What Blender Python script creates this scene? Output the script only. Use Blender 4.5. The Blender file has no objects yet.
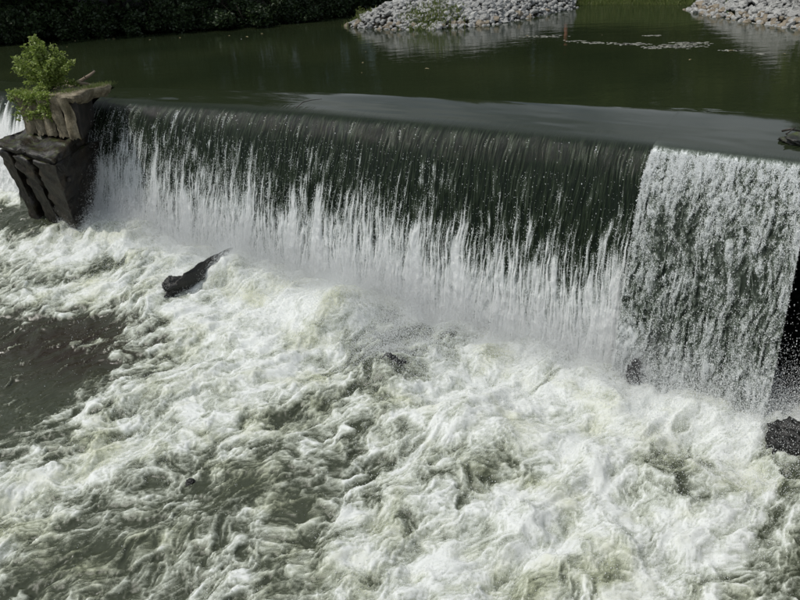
import bpy, bmesh, math, random
import numpy as np
from mathutils import Vector, Matrix

random.seed(7)
RNG = np.random.default_rng(7)
S = bpy.context.scene
COL = S.collection

# ------------------------------------------------------------------ camera
CAM_H = 4.0                                   # metres above the mill pond
FPX, PITCH, ROLL = 760.0, math.radians(26), math.radians(4)
Fv = np.array([0, math.cos(PITCH), -math.sin(PITCH)])
Uv = np.array([0, math.sin(PITCH), math.cos(PITCH)])
Xv = np.array([1.0, 0, 0])
CX = math.cos(ROLL) * Xv - math.sin(ROLL) * Uv
CY = math.sin(ROLL) * Xv + math.cos(ROLL) * Uv
cam_d = bpy.data.cameras.new('camera')
cam = bpy.data.objects.new('camera', cam_d)
COL.objects.link(cam)
cam_d.sensor_width = 36
cam_d.lens = 36 * FPX / 800
cam_d.clip_end = 2000
m = Matrix.Identity(4)
for i in range(3):
    m[i][0] = CX[i]; m[i][1] = CY[i]; m[i][2] = -Fv[i]
m[2][3] = CAM_H
cam.matrix_world = m
S.camera = cam

# ------------------------------------------------------------------ light
SUN_EL = math.radians(60)
SUN_AZ = Vector((-0.97, -0.14, 0)).normalized()          # horizontal direction towards the sun
to_sun = Vector((SUN_AZ.x * math.cos(SUN_EL), SUN_AZ.y * math.cos(SUN_EL), math.sin(SUN_EL)))
w = bpy.data.worlds.new('World'); S.world = w; w.use_nodes = True
nt = w.node_tree
bg = nt.nodes['Background']
sky = nt.nodes.new('ShaderNodeTexSky')
sky.sky_type = 'NISHITA'; sky.sun_disc = False
sky.sun_elevation = SUN_EL
sky.sun_rotation = math.atan2(SUN_AZ.x, SUN_AZ.y)
sky.altitude = 100; sky.dust_density = 1.5
# broken white cloud over the clear sky
tc = nt.nodes.new('ShaderNodeTexCoord')
cn = nt.nodes.new('ShaderNodeTexNoise'); cn.inputs['Scale'].default_value = 2.2; cn.inputs['Detail'].default_value = 6; cn.inputs['Distortion'].default_value = .3
nt.links.new(tc.outputs['Generated'], cn.inputs['Vector'])
cr = nt.nodes.new('ShaderNodeValToRGB'); cr.color_ramp.elements[0].position = .40; cr.color_ramp.elements[1].position = .58
nt.links.new(cn.outputs[0], cr.inputs[0])
cm = nt.nodes.new('ShaderNodeMix'); cm.data_type = 'RGBA'; cm.inputs[7].default_value = (14.0, 15.0, 16.2, 1)
nt.links.new(cr.outputs[0], cm.inputs[0]); nt.links.new(sky.outputs[0], cm.inputs[6]); nt.links.new(cm.outputs[2], bg.inputs[0])
bg.inputs[1].default_value = 0.10
sl = bpy.data.lights.new('sun', 'SUN'); sl.energy = 4.9; sl.angle = math.radians(0.53); sl.color = (1, .96, .89)
so = bpy.data.objects.new('sun', sl); COL.objects.link(so)
so.rotation_euler = to_sun.to_track_quat('Z', 'Y').to_euler()
so.location = (-30, 20, 60)
S.view_settings.view_transform = 'Standard'
S.view_settings.look = 'None'
S.view_settings.gamma = 1
S.view_settings.exposure = -0.98

# ------------------------------------------------------------------ helpers
def ray(px, py):
    return Fv + (px - 400) / FPX * CX + (300 - py) / FPX * CY
def at(px, py, z=0.0):
    d = ray(px, py)
    return d[:2] * ((z - CAM_H) / d[2])
def proj(P):
    P = np.asarray(P, float) - [0, 0, CAM_H]
    wz = P @ Fv
    wz = np.where(wz < .1, .1, wz)
    return 400 + FPX * (P @ CX) / wz, 300 - FPX * (P @ CY) / wz

_ang = np.random.default_rng(1).random(4096) * 2 * np.pi
_GX, _GY = np.cos(_ang).astype(np.float32), np.sin(_ang).astype(np.float32)
def perlin(x, y, seed=0):
    x = np.asarray(x, np.float32); y = np.asarray(y, np.float32)
    x, y = np.broadcast_arrays(x, y)
    xi = np.floor(x); yi = np.floor(y)
    fx = x - xi; fy = y - yi
    xi = xi.astype(np.int64); yi = yi.astype(np.int64)
    def gr(i, j, dx, dy):
        h = (i * 73856093) ^ (j * 19349663) ^ (seed * 83492791 + 12345)
        h = (h ^ (h >> 13)) * 1274126177
        h = ((h ^ (h >> 16)) & 4095)
        return _GX[h] * dx + _GY[h] * dy
    u = fx * fx * fx * (fx * (fx * 6 - 15) + 10); v = fy * fy * fy * (fy * (fy * 6 - 15) + 10)
    a = gr(xi, yi, fx, fy); b = gr(xi + 1, yi, fx - 1, fy)
    c = gr(xi, yi + 1, fx, fy - 1); d = gr(xi + 1, yi + 1, fx - 1, fy - 1)
    return ((a + u * (b - a)) * (1 - v) + (c + u * (d - c)) * v) * 1.5
def fbm(x, y, o=3, seed=0, g=.5):
    s = 0; a = 1; t = 0
    for k in range(o):
        s = s + a * perlin(x * 2 ** k + 17 * k, y * 2 ** k - 9 * k, seed + k); t += a; a *= g
    return s / t
def ridged(x, y, o=2, seed=0, g=.5):
    s = 0; a = 1; t = 0
    for k in range(o):
        s = s + a * (1 - np.minimum(1, 2.2 * np.abs(perlin(x * 2 ** k + 5 * k, y * 2 ** k + 3 * k, seed + k)))); t += a; a *= g
    return s / t
def sstep(a, b, x):
    t = np.clip((x - a) / (b - a), 0, 1)
    return t * t * (3 - 2 * t)

def grid_mesh(name, P, mask=None, attrs=None, uv=None):
    """P: (ni, nj, 3) vertex grid; mask: vertices to keep"""
    ni, nj = P.shape[:2]
    idx = np.arange(ni * nj).reshape(ni, nj)
    q = np.stack([idx[:-1, :-1], idx[1:, :-1], idx[1:, 1:], idx[:-1, 1:]], -1).reshape(-1, 4)
    V = P.reshape(-1, 3)
    A = {k: v.reshape(-1) if v.ndim == 2 else v.reshape(-1, 4) for k, v in (attrs or {}).items()}
    UV = uv.reshape(-1, 2) if uv is not None else None
    if mask is not None:
        mk = mask.reshape(-1)
        q = q[mk[q].all(1)]
        used = np.zeros(len(V), bool); used[q.ravel()] = True
        rem = np.cumsum(used) - 1
        q = rem[q]; V = V[used]; A = {k: v[used] for k, v in A.items()}
        if UV is not None: UV = UV[used]
    return raw_mesh(name, V, q, A, UV)
def raw_mesh(name, V, F, A=None, UV=None, smooth=True):
    me = bpy.data.meshes.new(name)
    k = F.shape[1]
    me.vertices.add(len(V)); me.vertices.foreach_set('co', np.ascontiguousarray(V, np.float32).ravel())
    me.loops.add(F.size); me.loops.foreach_set('vertex_index', np.ascontiguousarray(F, np.int32).ravel())
    me.polygons.add(len(F))
    me.polygons.foreach_set('loop_start', np.arange(0, F.size, k, dtype=np.int32))
    me.polygons.foreach_set('loop_total', np.full(len(F), k, np.int32))
    me.update(calc_edges=True)
    if smooth: me.polygons.foreach_set('use_smooth', np.ones(len(F), bool))
    for n_, v in (A or {}).items():
        if v.ndim == 1:
            at_ = me.attributes.new(n_, 'FLOAT', 'POINT'); at_.data.foreach_set('value', v.astype(np.float32))
        else:
            at_ = me.attributes.new(n_, 'FLOAT_COLOR', 'POINT'); at_.data.foreach_set('color', v.astype(np.float32).ravel())
    if UV is not None:
        uvl = me.uv_layers.new(name='UVMap')
        uvl.data.foreach_set('uv', UV[F.ravel()].astype(np.float32).ravel())
    return me
def obj(name, me, mat=None, parent=None, loc=None):
    if isinstance(me, bmesh.types.BMesh):
        b = me; me = bpy.data.meshes.new(name); b.to_mesh(me); b.free()
    o = bpy.data.objects.new(name, me); COL.objects.link(o)
    if mat and me is not None and not me.materials: me.materials.append(mat)
    if parent: o.parent = parent
    if loc is not None: o.location = loc
    return o
def tag(o, label=None, cat=None, group=None, kind=None):
    if label: o['label'] = label
    if cat: o['category'] = cat
    if group: o['group'] = group
    if kind: o['kind'] = kind
    return o
def empty(name, loc=(0, 0, 0), rz=0):
    o = bpy.data.objects.new(name, None); COL.objects.link(o)
    o.location = loc; o.rotation_euler = (0, 0, rz); o.empty_display_size = .3
    return o
def copy_tree(o, parent=None):
    c = o.copy(); COL.objects.link(c); c.parent = parent
    for ch in list(o.children): copy_tree(ch, c)
    return c

# ------------------------------------------------------------------ materials
def newmat(name):
    mt = bpy.data.materials.new(name); mt.use_nodes = True
    n = mt.node_tree; return mt, n, n.nodes['Principled BSDF'], n.nodes['Material Output']
def node(n, t, **kw):
    x = n.nodes.new(t)
    for k, v in kw.items():
        if k in x.inputs.keys() if isinstance(k, str) else False: x.inputs[k].default_value = v
        else: setattr(x, k, v)
    return x
def ramp(n, stops, interp='LINEAR'):
    r = n.nodes.new('ShaderNodeValToRGB'); cr = r.color_ramp; cr.interpolation = interp
    while len(cr.elements) < len(stops): cr.elements.new(.5)
    for e, (p, c) in zip(cr.elements, stops):
        e.position = p; e.color = (*c, 1) if len(c) == 3 else c
    return r
def math_(n, op, a, b=None, clamp=False):
    x = n.nodes.new('ShaderNodeMath'); x.operation = op; x.use_clamp = clamp
    for i, v in enumerate((a, b)):
        if v is None: continue
        if isinstance(v, (int, float)): x.inputs[i].default_value = v
        else: n.links.new(v, x.inputs[i])
    return x.outputs[0]
def noise(n, vec, scale, detail=3, rough=.55, dist=0):
    x = n.nodes.new('ShaderNodeTexNoise'); x.inputs['Scale'].default_value = scale
    x.inputs['Detail'].default_value = detail; x.inputs['Roughness'].default_value = rough
    x.inputs['Distortion'].default_value = dist
    if vec is not None: n.links.new(vec, x.inputs['Vector'])
    return x.outputs[0]
def bump(n, h, strength, dist, into, prev=None):
    b = n.nodes.new('ShaderNodeBump'); b.inputs['Strength'].default_value = strength; b.inputs['Distance'].default_value = dist
    n.links.new(h, b.inputs['Height'])
    if prev is not None: n.links.new(prev, b.inputs['Normal'])
    if into is not None: n.links.new(b.outputs[0], into.inputs['Normal'])
    return b.outputs[0]
def mapping(n, src, scale=(1, 1, 1), rot=(0, 0, 0)):
    mp = n.nodes.new('ShaderNodeMapping'); mp.inputs['Scale'].default_value = scale; mp.inputs['Rotation'].default_value = rot
    n.links.new(src, mp.inputs['Vector']); return mp.outputs[0]
def geo_pos(n): return n.nodes.new('ShaderNodeNewGeometry').outputs['Position']
def objco(n): return n.nodes.new('ShaderNodeTexCoord').outputs['Object']
def attr(n, name):
    a = n.nodes.new('ShaderNodeAttribute'); a.attribute_name = name; return a

# calm pond water: dark green, only its surface shines
def mat_pond():
    mt, n, p, out = newmat('pond_water')
    pos = geo_pos(n)
    big = noise(n, pos, .12, 2)
    r = ramp(n, [(.3, (.014, .021, .010)), (.7, (.028, .036, .016))]); n.links.new(big, r.inputs[0])
    n.links.new(r.outputs[0], p.inputs['Base Color'])
    p.inputs['IOR'].default_value = 1.33
    p.inputs['Roughness'].default_value = .035
    r1 = noise(n, mapping(n, pos, (1, 1.6, 1), (0, 0, .5)), 1.1, 3, .5)
    r2 = noise(n, mapping(n, pos, (1, 3, 1), (0, 0, .3)), 5, 2, .5)
    b = bump(n, r1, .35, .03, None)
    bump(n, r2, .25, .006, p, b)
    return mt
M_POND = mat_pond()

# river below the dam: foam attribute drives white froth over green-grey water
def mat_froth():
    mt, n, p, out = newmat('churning_water')
    pos = geo_pos(n)
    a = attr(n, 'foam').outputs['Fac']
    br = attr(n, 'brown').outputs['Fac']
    flow = mapping(n, pos, (1, 2.0, 1.2), (0, 0, -.62))
    g1 = noise(n, flow, 8, 6, .66, .15)
    g2 = noise(n, pos, 75, 3, .75)
    v = math_(n, 'ADD', a, math_(n, 'MULTIPLY', math_(n, 'SUBTRACT', g1, .5), .60))
    v = math_(n, 'ADD', v, math_(n, 'MULTIPLY', math_(n, 'SUBTRACT', g2, .5), .55), True)
    dark = ramp(n, [(0, (.016, .021, .013)), (.5, (.045, .05, .033)), (1, (.05, .035, .02))])
    n.links.new(br, dark.inputs[0])
    dk = n.nodes.new('ShaderNodeMix'); dk.data_type = 'RGBA'
    n.links.new(math_(n, 'MULTIPLY', br, 1.25, True), dk.inputs[0]); dk.inputs[6].default_value = (.043, .050, .031, 1); dk.inputs[7].default_value = (.024, .018, .011, 1)
    r = ramp(n, [(.12, (.0, .0, .0)), (.32, (.06, .06, .06)), (.52, (.5, .5, .5)), (.72, (.9, .9, .9)), (1, (1, 1, 1))])
    n.links.new(v, r.inputs[0])
    fc = ramp(n, [(.2, (.13, .15, .08)), (.45, (.34, .365, .29)), (.7, (.50, .53, .46)), (.97, (.72, .74, .72))])
    n.links.new(v, fc.inputs[0])
    tn = ramp(n, [(.50, (1, 1, 1)), (.68, (.80, .80, .66))]); n.links.new(noise(n, pos, .7, 5, .62, .3), tn.inputs[0])
    tm = n.nodes.new('ShaderNodeMix'); tm.data_type = 'RGBA'; tm.blend_type = 'MULTIPLY'; tm.inputs[0].default_value = 1
    n.links.new(fc.outputs[0], tm.inputs[6]); n.links.new(tn.outputs[0], tm.inputs[7])
    mx = n.nodes.new('ShaderNodeMix'); mx.data_type = 'RGBA'
    n.links.new(r.outputs[0], mx.inputs[0]); n.links.new(dk.outputs[2], mx.inputs[6]); n.links.new(tm.outputs[2], mx.inputs[7])
    n.links.new(mx.outputs[2], p.inputs['Base Color'])
    rr = ramp(n, [(.2, (.1, .1, .1)), (.7, (.5, .5, .5))]); n.links.new(v, rr.inputs[0])
    n.links.new(rr.outputs[0], p.inputs['Roughness'])
    p.inputs['IOR'].default_value = 1.33
    b = bump(n, g1, .2, .02, None)
    bump(n, g2, .5, .006, p, b)
    p.inputs['Subsurface Radius'].default_value = (1, 1, .95); p.inputs['Subsurface Scale'].default_value = .09
    n.links.new(math_(n, 'MULTIPLY', r.outputs[0], .85), p.inputs['Subsurface Weight'])
    return mt
M_FROTH = mat_froth()

# falling water; UV = metres along the dam, metres down the fall
def mat_curtain(name, cell=False):
    mt, n, p, out = newmat(name)
    uv = n.nodes.new('ShaderNodeUVMap').outputs[0]
    a = attr(n, 'foam').outputs['Fac']
    st = noise(n, mapping(n, uv, (38, 2.2, 1)), 1, 4, .6)
    gr = noise(n, mapping(n, uv, (70, 30, 1)), 1, 3, .7)
    fine = noise(n, mapping(n, uv, (150, 90, 1)), 1, 2, .7)
    v = math_(n, 'ADD', a, math_(n, 'MULTIPLY', math_(n, 'SUBTRACT', st, .5), .7 if not cell else .3))
    gsum = math_(n, 'MULTIPLY', math_(n, 'SUBTRACT', math_(n, 'ADD', gr, fine), 1.0), .95)
    gate = math_(n, 'ADD', math_(n, 'MULTIPLY', a, 2.4), -.12, True)
    v = math_(n, 'ADD', v, math_(n, 'MULTIPLY', gsum, gate), True)
    if cell: st_ = [(.15, (.035, .045, .033)), (.38, (.13, .155, .125)), (.62, (.40, .43, .41)), (.85, (.80, .83, .82))]
    else: st_ = [(.08, (.004, .009, .003)), (.24, (.018, .028, .012)), (.40, (.08, .095, .075)), (.58, (.46, .49, .47)), (.82, (.88, .89, .88))]
    r = ramp(n, st_)
    n.links.new(v, r.inputs[0])
    lm_ = n.nodes.new('ShaderNodeMix'); lm_.data_type = 'RGBA'; lm_.inputs[6].default_value = (.018, .024, .012, 1)
    n.links.new(attr(n, 'lip').outputs['Fac'], lm_.inputs[0]); n.links.new(r.outputs[0], lm_.inputs[7]); n.links.new(lm_.outputs[2], p.inputs['Base Color'])
    rr = ramp(n, [(.2, (.07,) * 3), (.7, (.40,) * 3)]); n.links.new(v, rr.inputs[0])
    n.links.new(rr.outputs[0], p.inputs['Roughness'])
    p.inputs['IOR'].default_value = 1.33
    b = bump(n, st, .8, .03, None)
    s = bump(n, gr, .6, .015, None, b)
    p.inputs['Subsurface Radius'].default_value = (1, 1, 1); p.inputs['Subsurface Scale'].default_value = .12
    sw = ramp(n, [(.35, (0, 0, 0)), (.7, (.8, .8, .8))]); n.links.new(v, sw.inputs[0]); n.links.new(sw.outputs[0], p.inputs['Subsurface Weight'])
    # the bump fades out on the smooth lip
    lip = attr(n, 'lip').outputs['Fac']
    mixn = n.nodes.new('ShaderNodeMix'); mixn.data_type = 'VECTOR'
    g = n.nodes.new('ShaderNodeNewGeometry')
    n.links.new(lip, mixn.inputs[0]); n.links.new(g.outputs['Normal'], mixn.inputs[4]); n.links.new(s, mixn.inputs[5])
    n.links.new(mixn.outputs[1], p.inputs['Normal'])
    return mt
M_CURT = mat_curtain('falling_water')
M_CURT2 = mat_curtain('falling_water_broken', True)

def mat_drop():
    mt, n, p, out = newmat('water_drops')
    p.inputs['Base Color'].default_value = (.86, .88, .88, 1)
    p.inputs['Roughness'].default_value = .18
    p.inputs['IOR'].default_value = 1.33
    return mt
M_DROP = mat_drop()

def mat_rock(name, c1, c2, c3, rough=.85, moss=0.0, wet=False, scale=3.0, spec=.5, streaks=False):
    mt, n, p, out = newmat(name)
    pos = objco(n)
    a = noise(n, pos, scale, 6, .6, .3); b = noise(n, pos, scale * 6, 4, .65)
    r = ramp(n, [(.3, c1), (.5, c2), (.72, c3)]); n.links.new(a, r.inputs[0])
    col = r.outputs[0]
    if streaks:
        st = noise(n, mapping(n, pos, (5, 5, .5)), 1, 5, .65)
        rs = ramp(n, [(.35, (.28, .25, .16)), (.55, (1, 1, 1))]); n.links.new(st, rs.inputs[0])
        ms = n.nodes.new('ShaderNodeMix'); ms.data_type = 'RGBA'; ms.blend_type = 'MULTIPLY'; ms.inputs[0].default_value = .85
        n.links.new(col, ms.inputs[6]); n.links.new(rs.outputs[0], ms.inputs[7]); col = ms.outputs[2]
    r2 = ramp(n, [(.35, (.55, .55, .55)), (.65, (1, 1, 1))]); n.links.new(b, r2.inputs[0])
    mm = n.nodes.new('ShaderNodeMix'); mm.data_type = 'RGBA'; mm.blend_type = 'MULTIPLY'; mm.inputs[0].default_value = .8
    n.links.new(col, mm.inputs[6]); n.links.new(r2.outputs[0], mm.inputs[7]); col = mm.outputs[2]
    if moss:
        g = n.nodes.new('ShaderNodeNewGeometry'); sx = n.nodes.new('ShaderNodeSeparateXYZ'); n.links.new(g.outputs['Normal'], sx.inputs[0])
        k = math_(n, 'MULTIPLY', math_(n, 'ADD', sx.outputs[2], math_(n, 'MULTIPLY', math_(n, 'SUBTRACT', noise(n, pos, 5, 4), .5), 2.2)), moss)
        rk = ramp(n, [(.35, (0, 0, 0)), (.6, (1, 1, 1))]); n.links.new(k, rk.inputs[0])
        m2 = n.nodes.new('ShaderNodeMix'); m2.data_type = 'RGBA'
        n.links.new(rk.outputs[0], m2.inputs[0]); n.links.new(col, m2.inputs[6]); m2.inputs[7].default_value = (.055, .07, .018, 1); col = m2.outputs[2]
    n.links.new(col, p.inputs['Base Color'])
    p.inputs['Roughness'].default_value = rough
    p.inputs['Specular IOR Level'].default_value = spec
    bb = bump(n, a, .6, .06, None); bump(n, b, .9, .02, p, bb)
    return mt
M_WETROCK = mat_rock('wet_rock', (.005, .005, .0045), (.011, .011, .009), (.024, .022, .018), .45, .2)
M_DAMWALL = mat_rock('wet_dam_concrete', (.012, .013, .011), (.02, .021, .017), (.035, .034, .028), .5)
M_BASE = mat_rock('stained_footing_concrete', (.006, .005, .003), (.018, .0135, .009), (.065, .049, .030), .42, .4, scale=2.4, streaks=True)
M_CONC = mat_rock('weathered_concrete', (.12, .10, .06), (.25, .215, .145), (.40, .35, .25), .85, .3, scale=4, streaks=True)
M_UNDER = mat_rock('dark_concrete', (.01, .009, .007), (.025, .021, .016), (.055, .045, .033), .7, scale=4)  # darker concrete for the shaft and the footing core
M_STONES = [mat_rock('riprap_stone_' + k, *c, .85, 0, scale=2.5) for k, c in (
    ('grey', ((.30, .30, .29), (.40, .40, .385), (.50, .50, .48))),
    ('pale', ((.42, .42, .40), (.52, .52, .50), (.64, .63, .61))),
    ('tan', ((.22, .18, .13), (.32, .27, .20), (.42, .36, .28))))]
M_GROUND = mat_rock('forest_soil', (.012, .010, .006), (.022, .018, .011), (.04, .034, .018), .95, .4, scale=.6)
M_BED = mat_rock('river_bed_gravel', (.02, .018, .013), (.04, .036, .026), (.07, .06, .045), .8, scale=1.2)

def mat_leaf(name, c1, c2, c3, trans=.35):
    mt, n, p, out = newmat(name)
    t = attr(n, 'tone').outputs['Fac']
    r = ramp(n, [(0, c1), (.5, c2), (1, c3)]); n.links.new(t, r.inputs[0])
    n.links.new(r.outputs[0], p.inputs['Base Color']); p.inputs['Roughness'].default_value = .55
    tr = n.nodes.new('ShaderNodeBsdfTranslucent'); n.links.new(r.outputs[0], tr.inputs[0])
    mx = n.nodes.new('ShaderNodeMixShader'); mx.inputs[0].default_value = trans
    n.links.new(p.outputs[0], mx.inputs[1]); n.links.new(tr.outputs[0], mx.inputs[2]); n.links.new(mx.outputs[0], out.inputs[0])
    return mt
M_SHADELEAF = mat_leaf('shaded_leaves', (.012, .024, .008), (.022, .042, .012), (.04, .07, .02), .2)  # dark copy of the leaf colour: the far bank's shade is painted in
M_LEAF = mat_leaf('sunlit_leaves', (.05, .075, .015), (.10, .13, .028), (.16, .18, .045), .5)  # bright copy of the leaf colour, with sunlight painted in
M_SAPLEAF = mat_leaf('sapling_leaves', (.13, .19, .03), (.24, .32, .06), (.42, .48, .20), .45)
M_GRASS = mat_leaf('grass_blades', (.08, .12, .03), (.15, .20, .05), (.28, .30, .12), .4)
M_BARK = mat_rock('bark', (.02, .016, .011), (.045, .036, .025), (.08, .065, .048), .9, scale=5)
M_PALEBARK = mat_rock('bleached_wood', (.16, .12, .085), (.28, .22, .16), (.38, .31, .24), .8, scale=8)
def mat_plain(name, c, rough=.8):
    mt, n, p, out = newmat(name)
    a = noise(n, objco(n), 3, 5, .6)
    r = ramp(n, [(.3, tuple(x * .6 for x in c)), (.7, c)]); n.links.new(a, r.inputs[0])
    n.links.new(r.outputs[0], p.inputs['Base Color']); p.inputs['Roughness'].default_value = rough
    bump(n, a, .4, .02, p)
    return mt
M_LAWN = mat_plain('mown_lawn', (.09, .15, .03), .9)
M_REDWOOD = mat_plain('reddish_wood', (.30, .12, .07))
M_DEADLEAF = mat_plain('dead_leaf', (.35, .30, .16))
M_TWIG = mat_plain('wet_twig', (.035, .028, .02), .5)

# ------------------------------------------------------------------ dam geometry
T = np.array([.84, -.54]); T /= np.hypot(*T)
N = np.array([T[1], -T[0]])                              # outward, downstream
O0 = np.array([-8.8207, 22.7882])                        # beside the pier
def wp(a, b): return O0 + T * a + N * b                  # pier frame -> world xy
ZC = -.25
crest_px = [(90, 100), (170, 104), (250, 109), (330, 114), (400, 119), (470, 125), (540, 131), (600, 138), (650, 147), (740, 154), (825, 163)]
CP = np.array([at(x, y, ZC) for x, y in crest_px])
ca = (CP - O0) @ T; cb = (CP - O0) @ N
pf = np.polyfit(ca, cb, 3)
A0, A1 = ca[0], ca[-1]
def crest_b(a):
    ac = np.clip(a, A0, A1)
    b = np.polyval(pf, ac)
    return b
A_NOTCH = ca[8]
A_END = ca[-1] - .1
A_PIER_R, A_PIER_L = -1.15, -1.9
# run-out (k), drop (D) along the dam
kA = np.array([-6, ca[0], ca[2], ca[4], ca[6], ca[8], ca[10], 25])
kK = np.array([1.5, 1.5, 1.75, 1.9, 1.75, 1.75, 2.0, 2.0])
kD = np.array([3.05, 3.05, 3.75, 4.25, 4.55, 4.5, 4.3, 4.3])
def K(a): return np.interp(a, kA, kK)
def D(a): return np.interp(a, kA, kD)
def toe_b(a): return crest_b(a) + K(a)
def toe_z(a): return ZC - D(a)
WUP = lambda a: np.interp(a, [A0, ca[2], ca[6], ca[9], 25], [.8, 1.2, 1.7, 2.3, 2.3])   # draw-down length upstream

def curtain(name, a0, a1, kind, da=.016, kx=1.0, seed=0):
    na = int((a1 - a0) / da)
    a = np.linspace(a0, a1, na)
    nl, nf = (26, 190)
    cbv = crest_b(a); k = K(a) * kx; d = D(a) + .35; wu = WUP(a)
    lipd = .6
    q1 = np.linspace(-1, 0, nl)[:, None]; tau = np.linspace(0, 1.06, nf)[1:, None]
    zb1 = ZC * (q1 + 1) ** 1.3 * np.ones_like(a)[None]
    # keep the slope continuous at the lip
    s0 = -1.3 * ZC / wu * k
    zb2 = ZC - s0 * tau - (d - s0) * tau ** 2
    B = np.concatenate([cbv + q1 * wu, cbv + tau * k], 0)
    Z = np.concatenate([zb1, zb2], 0)
    A = np.broadcast_to(a, B.shape).copy()
    TT = np.concatenate([q1 * 0 * a - 0.0, tau * np.ones_like(a)], 0)
    ds = np.sqrt(np.diff(B, axis=0) ** 2 + np.diff(Z, axis=0) ** 2)
    s = np.concatenate([np.zeros((1, na)), np.cumsum(ds, 0)], 0)
    s -= s[nl - 1]
    X = O0[0] + T[0] * A + N[0] * B; Y = O0[1] + T[1] * A + N[1] * B
    px, py = proj(np.stack([X, Y, Z], -1))
    on = sstep(-.12, .7, s)                                 # streaks grow down the fall
    A_true = A
    A = A + .10 * perlin(A * 1.1 + 3, s * .55, seed + 30) * on + .035 * perlin(A * 4, s * 1.6, seed + 31) * on
    f1 = perlin(A * 2.2, s * .15, seed); f2 = perlin(A * 7, s * .35, seed + 1); f3 = perlin(A * 19, s * 1.1, seed + 2); f4 = perlin(A * 40, s * 3, seed + 3)
    if kind == 'main':
        cpx = np.interp(a, ca, [c[0] for c in crest_px])
        y0 = np.interp(cpx, [60, 90, 130, 170, 250, 300, 400, 450, 500, 560, 620, 650], [138, 146, 160, 162, 182, 196, 218, 226, 246, 264, 258, 246])
        dy = (py - y0) + 26 * f1 + 20 * f2 + 17 * f3 + 12 * f4
        foam = .13 + (.20 * f3 + .12 * f4) * sstep(.02, .35, s) * sstep(40, -30, dy) + .50 * sstep(-42, 46, dy) + .27 * sstep(10, 100, dy) + .20 * f4 * sstep(-60, 20, dy) + .16 * f3 * sstep(-40, 20, dy)
        foam += .10 * f3 * sstep(-90, -10, dy)
        # a few long bright threads that start high on the fall
        for ap, y_, wd in ((ca[1] - .05, 118, .055), (ca[0] + .45, 130, .07), (ca[0] + 1.05, 140, .05), (ca[1] - .9, 135, .05), (ca[2] + .5, 150, .04), (ca[3] + .3, 165, .06), (ca[4] + 1.1, 195, .05), (ca[5] + .3, 205, .05), (ca[2] + 2.1, 175, .06), (ca[1] + 1.2, 160, .06)):
            foam += .5 * np.exp(-((A - ap + .04 * f2) / (wd * (1 + .35 * s))) ** 2) * sstep(y_ - 5, y_ + 45, py)
    elif kind == 'left':
        foam = .1 + .7 * sstep(.2, 1.3, s + .5 * f2 + .5 * f1)
    else:
        sw_ = s + .35 * perlin(A * 3.1, s * .8, seed + 33) + .12 * perlin(A * 9, s * 2, seed + 34)
        A = A + .10 * perlin(A * 2.3, s * .9, seed + 35) + .03 * perlin(A * 8, s * 4, seed + 36)
        c1 = perlin(A * 15 + 1.5 * f2, sw_ * 6, seed + 5); c2 = perlin(A * 38, sw_ * 19, seed + 6); c3 = fbm(A * 3.2, sw_ * .8, 3, seed + 7)
        foam = .10 + sstep(-.02, .22, s) * (.31 + .26 * np.exp(-s / .4) + .27 * c1 + .26 * c2 + .34 * c3 + .20 * perlin(A * 14, s * .9, seed + 20) - .10 * sstep(.8, 2.5, s) + .20 * sstep(3.4, 4.6, s))
        edge = np.minimum(A_true - a0, a1 - A_true)
        foam += .22 * np.exp(-np.clip(edge, 0, 9) / (.18 + .08 * f1))
    lo = sstep(-.30, .25, s)
    turb = sstep(.8, 3.5, s)
    disp = .020 * f3 * on + .008 * f4 * on + .03 * f2 * on * (.3 + turb) + .035 * turb * perlin(A * 9, s * 5, seed + 9) + .018 * turb * perlin(A * 22, s * 12, seed + 10)
    if kind == 'right':
        disp += on * (.035 * c1 + .025 * c2 + .05 * c3 + .03 * perlin(A * 14, s * .9, seed + 20))
    else:
        # shallow flow lines on the lip itself
        disp += (.0020 * perlin(A * 9, s * .3, 12) + .0016 * perlin(A * 21, s * .6, 14)) * sstep(-.5, 0, s)
    A = A_true
    B = B + disp * sstep(-.3, .6, s); Z = Z + disp * (1 - .6 * sstep(-.3, .6, s)) + .014 * fbm(A * .55, s * 3.2, 3, 15) * sstep(-WUP(A), -.5, s) * sstep(.2, -.25, s)
    X = O0[0] + T[0] * A + N[0] * B; Y = O0[1] + T[1] * A + N[1] * B
    P = np.stack([X, Y, Z], -1)
    uv = np.stack([A, s], -1)
    me = grid_mesh(name, P, None, {'foam': np.clip(foam, 0, 1), 'lip': lo}, uv)
    return me, P, np.clip(foam, 0, 1), s, A

# ------------------------------------------------------------------ ground and pond
def ground():
    xs = np.concatenate([np.linspace(-400, -60, 12), np.linspace(-55, 60, 90), np.linspace(70, 400, 12)])
    ys = np.concatenate([np.linspace(-300, -20, 10), np.linspace(-15, 90, 90), np.linspace(100, 600, 14)])
    X, Y = np.meshgrid(xs, ys, indexing='ij')
    b = (X - O0[0]) * N[0] + (Y - O0[1]) * N[1]
    a = (X - O0[0]) * T[0] + (Y - O0[1]) * T[1]
    z = np.where(b > -4.6, -6.2, -1.6)
    far = sstep(0, 3, Y - bank_y(X)) * (1.9 + .08 * np.clip(Y - bank_y(X), 0, 400)) + .3 * fbm(X * .2, Y * .2, 2, 5)
    z = z + np.where(Y > bank_y(X) - .5, far, 0)
    # valley sides well outside the frame
    z = np.where((a > 12 + 0 * a + 7) & (b > -4), np.maximum(z, sstep(19, 24, a) * 7.2 - 6.2), z)
    z = np.where((a < -22), np.maximum(z, sstep(-22, -30, a) * 8 - 5.5), z)
    return grid_mesh('ground', np.stack([X, Y, z], -1))
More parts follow.
